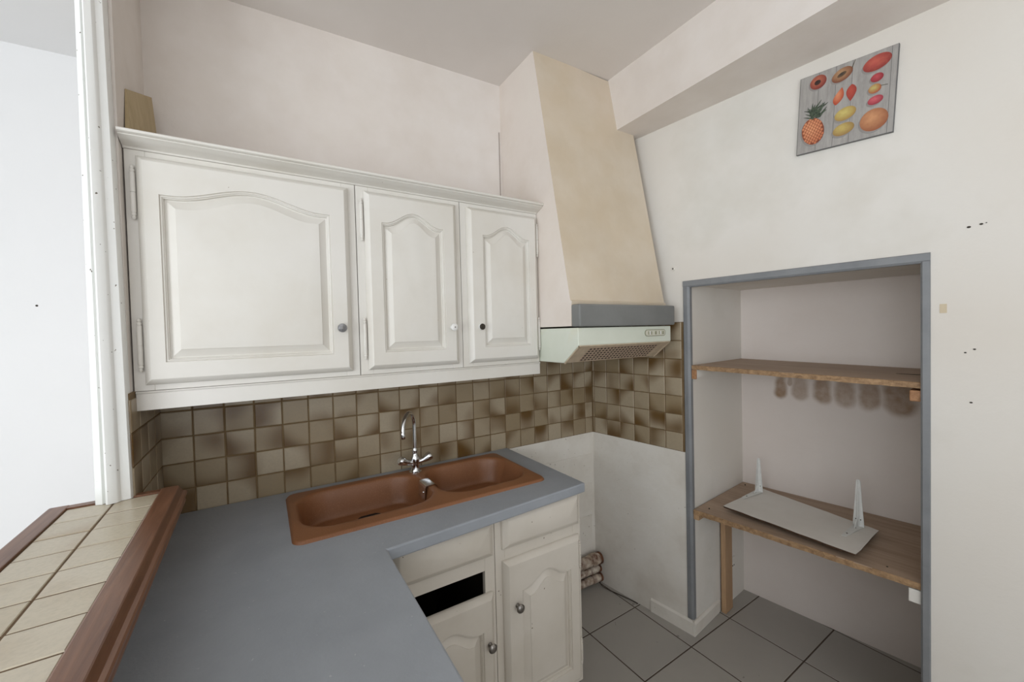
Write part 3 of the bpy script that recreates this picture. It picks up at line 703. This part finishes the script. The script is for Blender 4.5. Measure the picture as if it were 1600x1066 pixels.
# battens under the board keep it off the shelf
for t in (.30, .72):
    a, b = bp(.06, t), bp(.94, t); dv = (b - a); pv = Vector((-dv.y, dv.x, 0)).normalized() * .012
    bm = bmesh.new(); zt = min(a.z, b.z) - .0085
    loft(bm, [[(p.x, p.y, z) for p in (a - pv, b - pv, b + pv, a + pv)] for z in (.6272, zt)]); bmesh.ops.recalc_face_normals(bm, faces=bm.faces)
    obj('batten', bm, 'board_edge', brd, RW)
for (bu, bw_, h, ang) in ((.765, .385, .172, 8), (1.178, .288, .198, 8)):
    zb = .6525 if bu < 1 else .6525
    BF = RW @ T((bu, bw_, zb)) @ Matrix.Rotation(rad(-ang), 4, 'Z')
    br = root('bracket', (0, 0, 0), frame=BF); WMb = WM[br.name]; br.parent = brd; br.matrix_basis = WM[brd.name].inverted() @ WMb
    # upright: folded plate, wide at the foot, tapering to a rounded tip, with a raised central rib
    bm = bmesh.new()
    secs = [(0, .019, .0035), (.02, .0185, .007), (h * .3, .0155, .009), (h * .6, .0115, .007), (h * .85, .0085, .003), (h - .006, .0075, .001), (h, .004, .0005)]
    loft(bm, [[(-w, 0, z), (-w, -.002, z), (-w * .35, -.002, z), (-w * .12, -.002 - r, z), (w * .12, -.002 - r, z), (w * .35, -.002, z), (w, -.002, z), (w, 0, z)] for z, w, r in secs]); bmesh.ops.recalc_face_normals(bm, faces=bm.faces)
    obj('upright', bm, 'white_steel', br, BF)
    bm = bmesh.new()
    secs = [(0, .017), (-.06, .013), (-.13, .009), (-.150, .006)]
    loft(bm, [[(-w, y, 0), (w, y, 0), (w, y, .002), (-w, y, .002)] for y, w in secs]); bmesh.ops.recalc_face_normals(bm, faces=bm.faces)
    obj('foot', bm, 'white_steel', br, BF)
    gp = [(-.002, .002), (-.045, .002), (-.002, .055)]
    obj('gusset', prism(gp, 0, -.0014, .0014), 'white_steel', br, BF)
    for x, y, z in ((-.008, -.0025, .03), (.008, -.0025, .03)):
        obj('screw_hole', lathe([(.0022, 0), (.0022, .0012)], 10, 'y', (x, y, z)), 'hole', br, BF)
    for y in (-.035, -.115): obj('screw', lathe([(.003, .002), (.003, .0035), (.001, .004)], 10, 'z', (0, y, 0)), 'hole', br, BF)

# ================================================================== FRUIT PICTURE
PM = RW @ T((1.197, 0, 2.301)) @ Matrix.Rotation(rad(3.3), 4, 'Y')
pic = root('fruit_picture', (0, -.006, -.143), 'square print of a pineapple and red and yellow fruit on grey planks', 'picture', frame=PM)
panel = obj('panel', B((-.139, .139, -.012, -.0005, -.143, .143)), plain('picture_side_grey', srgb(96, 96, 96), .4), pic, PM, bevel=.001)
def print_mat(name, c_in, c_out, spec=None, r=.5):
    k = NT(name); tc = k.n('ShaderNodeTexCoord')
    mp = k.n('ShaderNodeMapping'); mp.inputs['Location'].default_value = (-.3, 0, -.3); k.l(tc.outputs['Generated'], mp.inputs[0])
    mp.inputs['Location'].default_value = (-.42, -.5, -.62)
    ln = k.n('ShaderNodeVectorMath', operation='LENGTH')
    m2 = k.n('ShaderNodeVectorMath', operation='MULTIPLY'); m2.inputs[1].default_value = (1, 0, 1); k.l(mp.outputs[0], m2.inputs[0]); k.l(m2.outputs[0], ln.inputs[0])
    col = k.ramp(ln.outputs['Value'], [(.08, c_in), (.62, c_out)])
    col = k.mix(k.ramp(k.noise(k.coords(), 90, 3), [(.4, BW(0)), (.7, BW(.3))]), col, spec or c_out)
    k.color(col); k.rough(.42); return k.m
def plank_mat():
    k = NT('printed_grey_boards'); co = k.coords()
    mp = k.n('ShaderNodeMapping'); mp.inputs['Scale'].default_value = (8, 1, 1.2); k.l(co, mp.inputs[0])
    k.color(k.ramp(k.noise(mp.outputs[0], 9, 6, .7), [(.3, srgb(148, 144, 140)), (.7, srgb(176, 172, 167))])); k.rough(.42); return k.m
pm = plank_mat()
cuts = [-.1375, -.079, -.0275, .0192, .1222, .1375]
for a, b in zip(cuts, cuts[1:]):
    obj('printed_board', B((a + .0006, b - .0006, -.0128, -.0118, -.1415, .1415)), pm, panel, PM)
layer = [0]
def flat(name, pts, mat, parent=panel):
    layer[0] += 1; y = -.0129 - layer[0] * .00006
    bm = bmesh.new(); loft(bm, [[(x, -.0126, z) for x, z in pts], [(x, y, z) for x, z in pts]]); bmesh.ops.recalc_face_normals(bm, faces=bm.faces)
    return obj(name, bm, mat, parent, PM)
def ell(cx, cz, a, b, ang, n=24, egg=0):
    ca, sa = math.cos(rad(ang)), math.sin(rad(ang)); o = []
    for i in range(n):
        t = 2 * math.pi * i / n; x = a * math.cos(t); z = b * math.sin(t) * (1 + egg * math.cos(t)); o.append((cx + x * ca - z * sa, cz + x * sa + z * ca))
    return o
shadow = print_mat('printed_soft_grey', srgb(120, 114, 110), srgb(150, 145, 141))
def fruit(name, cx, cz, a, b, ang, cin, cout, egg=0, spec=None):
    flat('printed_shade', ell(cx - .004, cz - .005, a, b, ang, egg=egg), shadow)
    return flat(name, ell(cx, cz, a, b, ang, egg=egg), print_mat('print_' + name, cin, cout, spec))
fruit('printed_passion_fruit', -.081, .1085, .0255, .025, 20, srgb(190, 110, 84), srgb(124, 48, 44)); flat('printed_seed_core', ell(-.083, .108, .010, .009, 20), print_mat('print_core', srgb(40, 32, 30), srgb(74, 44, 38)))
fruit('printed_tamarillo', -.010, .105, .031, .0225, 24, srgb(188, 150, 110), srgb(118, 62, 44)); flat('printed_seed_core', ell(-.011, .106, .014, .007, 24), print_mat('print_core2', srgb(50, 48, 44), srgb(110, 84, 60)))
flat('printed_stem', [(.0165, .119), (.019, .118), (.0258, .141), (.0243, .1415)], print_mat('print_stem', srgb(84, 74, 50), srgb(70, 60, 44)))
fruit('printed_kiwano', .085, .1045, .038, .0255, 14, srgb(190, 88, 76), srgb(134, 46, 44), 0, srgb(196, 108, 80))
fruit('printed_cherry', .0875, .0535, .017, .0145, 10, srgb(190, 76, 82), srgb(140, 36, 48))
fruit('printed_tomatillo', .0835, .018, .017, .0155, 10, srgb(190, 180, 110), srgb(168, 78, 48))
flat('printed_stem', [(.098, .022), (.099, .0235), (.117, .0205), (.1168, .019)], print_mat('print_stem2', srgb(84, 84, 56), srgb(70, 66, 44)))
fruit('printed_cherry', .087, -.0208, .0205, .0148, 10, srgb(206, 96, 104), srgb(152, 42, 58))
def drop(cx, z0, z1, w, lean, up):
    o = []
    for i in range(24):
        t = 2 * math.pi * i / 24; s = .5 - .5 * math.cos(t); zz = z0 + (z1 - z0) * s
        prof_ = math.sin(math.pi * s) ** .8 * (1 - .55 * (s if up else 1 - s)) * w * 1.25
        o.append((cx + lean * (s - .5) + (prof_ if math.sin(t) > 0 else -prof_), zz))
    return o
flat('printed_pepper', drop(-.0155, .003, .060, .0155, .016, True), print_mat('print_pepper_half', srgb(216, 140, 100), srgb(176, 66, 40)))
flat('printed_pepper', drop(.0195, .002, .0595, .0155, .002, False), print_mat('print_pepper', srgb(186, 78, 62), srgb(150, 52, 44)))
fruit('printed_mango', .006, -.037, .031, .0225, 14, srgb(206, 190, 112), srgb(166, 132, 72))
fruit('printed_lemon', .0035, -.0905, .031, .0212, 12, srgb(200, 178, 104), srgb(150, 116, 66))
fruit('printed_orange_mango', .0865, -.0865, .0375, .0375, 15, srgb(206, 148, 104), srgb(150, 88, 56))
# pineapple
flat('printed_shade', ell(-.092, -.072, .036, .050, 10), shadow)
pb = flat('printed_pineapple', ell(-.089, -.068, .0345, .050, 12), print_mat('print_pineapple', srgb(168, 92, 56), srgb(126, 62, 40)))
bm = bmesh.new(); layer[0] += 1
pe = [(math.cos(rad(12)), math.sin(rad(12)))]
for i in range(-6, 7):
    for j in range(-8, 9):
        x = (i + (j % 2) * .5) * .0108; z = j * .0075
        if (x / .031) ** 2 + (z / .0465) ** 2 > 1: continue
        cx = -.089 + x * pe[0][0] - z * pe[0][1]; cz_ = -.068 + x * pe[0][1] + z * pe[0][0]; s = .0047; y = -.0129 - layer[0] * .00006
        q = [(cx - s, cz_), (cx, cz_ - s * 1.15), (cx + s, cz_), (cx, cz_ + s * 1.15)]
        loft(bm, [[(a_, -.0127, b_) for a_, b_ in q], [(a_, y, b_) for a_, b_ in q]])
bmesh.ops.recalc_face_normals(bm, faces=bm.faces)
o = obj('pineapple_scales', bm, print_mat('print_scales', srgb(226, 160, 118), srgb(196, 116, 78)), pb, PM); o['kind'] = 'stuff'
bm = bmesh.new()
for i in range(34):
    a_ = rad(random.uniform(22, 162)); L_ = random.uniform(.028, .05); b0 = Vector((-.083 + random.uniform(-.014, .014), random.uniform(-.022, .012))); 
    dr = Vector((math.cos(a_), math.sin(a_))); pw = Vector((-dr.y, dr.x)) * .0036; e = b0 + dr * L_ * .8
    y = -.0133 - layer[0] * .00006 - i * .00003
    loft(bm, [[(p_.x, -.0127, p_.y) for p_ in (b0 - pw, b0 + pw, e)], [(p_.x, y, p_.y) for p_ in (b0 - pw, b0 + pw, e)]])
bmesh.ops.recalc_face_normals(bm, faces=bm.faces)
kk = NT('print_leaves'); kk.color(kk.ramp(kk.noise(kk.coords(), 160, 2), [(.35, srgb(32, 44, 34)), (.7, srgb(92, 106, 84))])); kk.rough(.45)
o = obj('printed_leaves', bm, kk.m, pb, PM); o['kind'] = 'stuff'

# ================================================================== PIPES AND CABLE IN THE CORNER
def pipe(z0, z1, r, y, x1, label, mat='pipe'):
    rt_ = root('water_pipe', (1.7, y, z0 - r), label, 'pipe', 'old pipes in the corner behind the base cabinet')
    obj('pipe_run', tube([(1.38, y, z0), (1.6, y, (z0 + z1) / 2), (x1 - .03, y, z1), (x1 - .012, y - .002, z1 - .002)], [r, r, r, r * .97], 16), mat, rt_, smooth=40)
    obj('collar', tube([(x1 - .075, y, z1), (x1 - .03, y, z1)], r * 1.13, 16), mat, rt_, smooth=40)
    obj('collar', tube([(x1 - .014, y - .002, z1 - .002), (x1 - .002, y - .002, z1 - .002)], r * 1.1, 16), 'rust', rt_, smooth=40)
pipe(.168, .160, .031, -.052, 1.966, 'thick flaking white water pipe, topmost of three along the wall behind the cabinet')
pipe(.098, .097, .020, -.046, 1.968, 'thin rusty white water pipe between two others low on the wall')
pipe(.046, .044, .022, -.052, 1.972, 'rusty water pipe just above the floor behind the cabinet')
cp_ = bezier([RW @ Vector(q) for q in ((.055, -.03, .03), (.08, -.07, .004), (.10, -.02, .004), (.16, -.05, .004), (.2, -.012, .004), (.3, -.014, .004))], 30)
obj('floor_cable', tube(cp_, .0028, 8), 'cable', smooth=50, label='thin dark cable trailing from the pipes along the floor', category='cable')
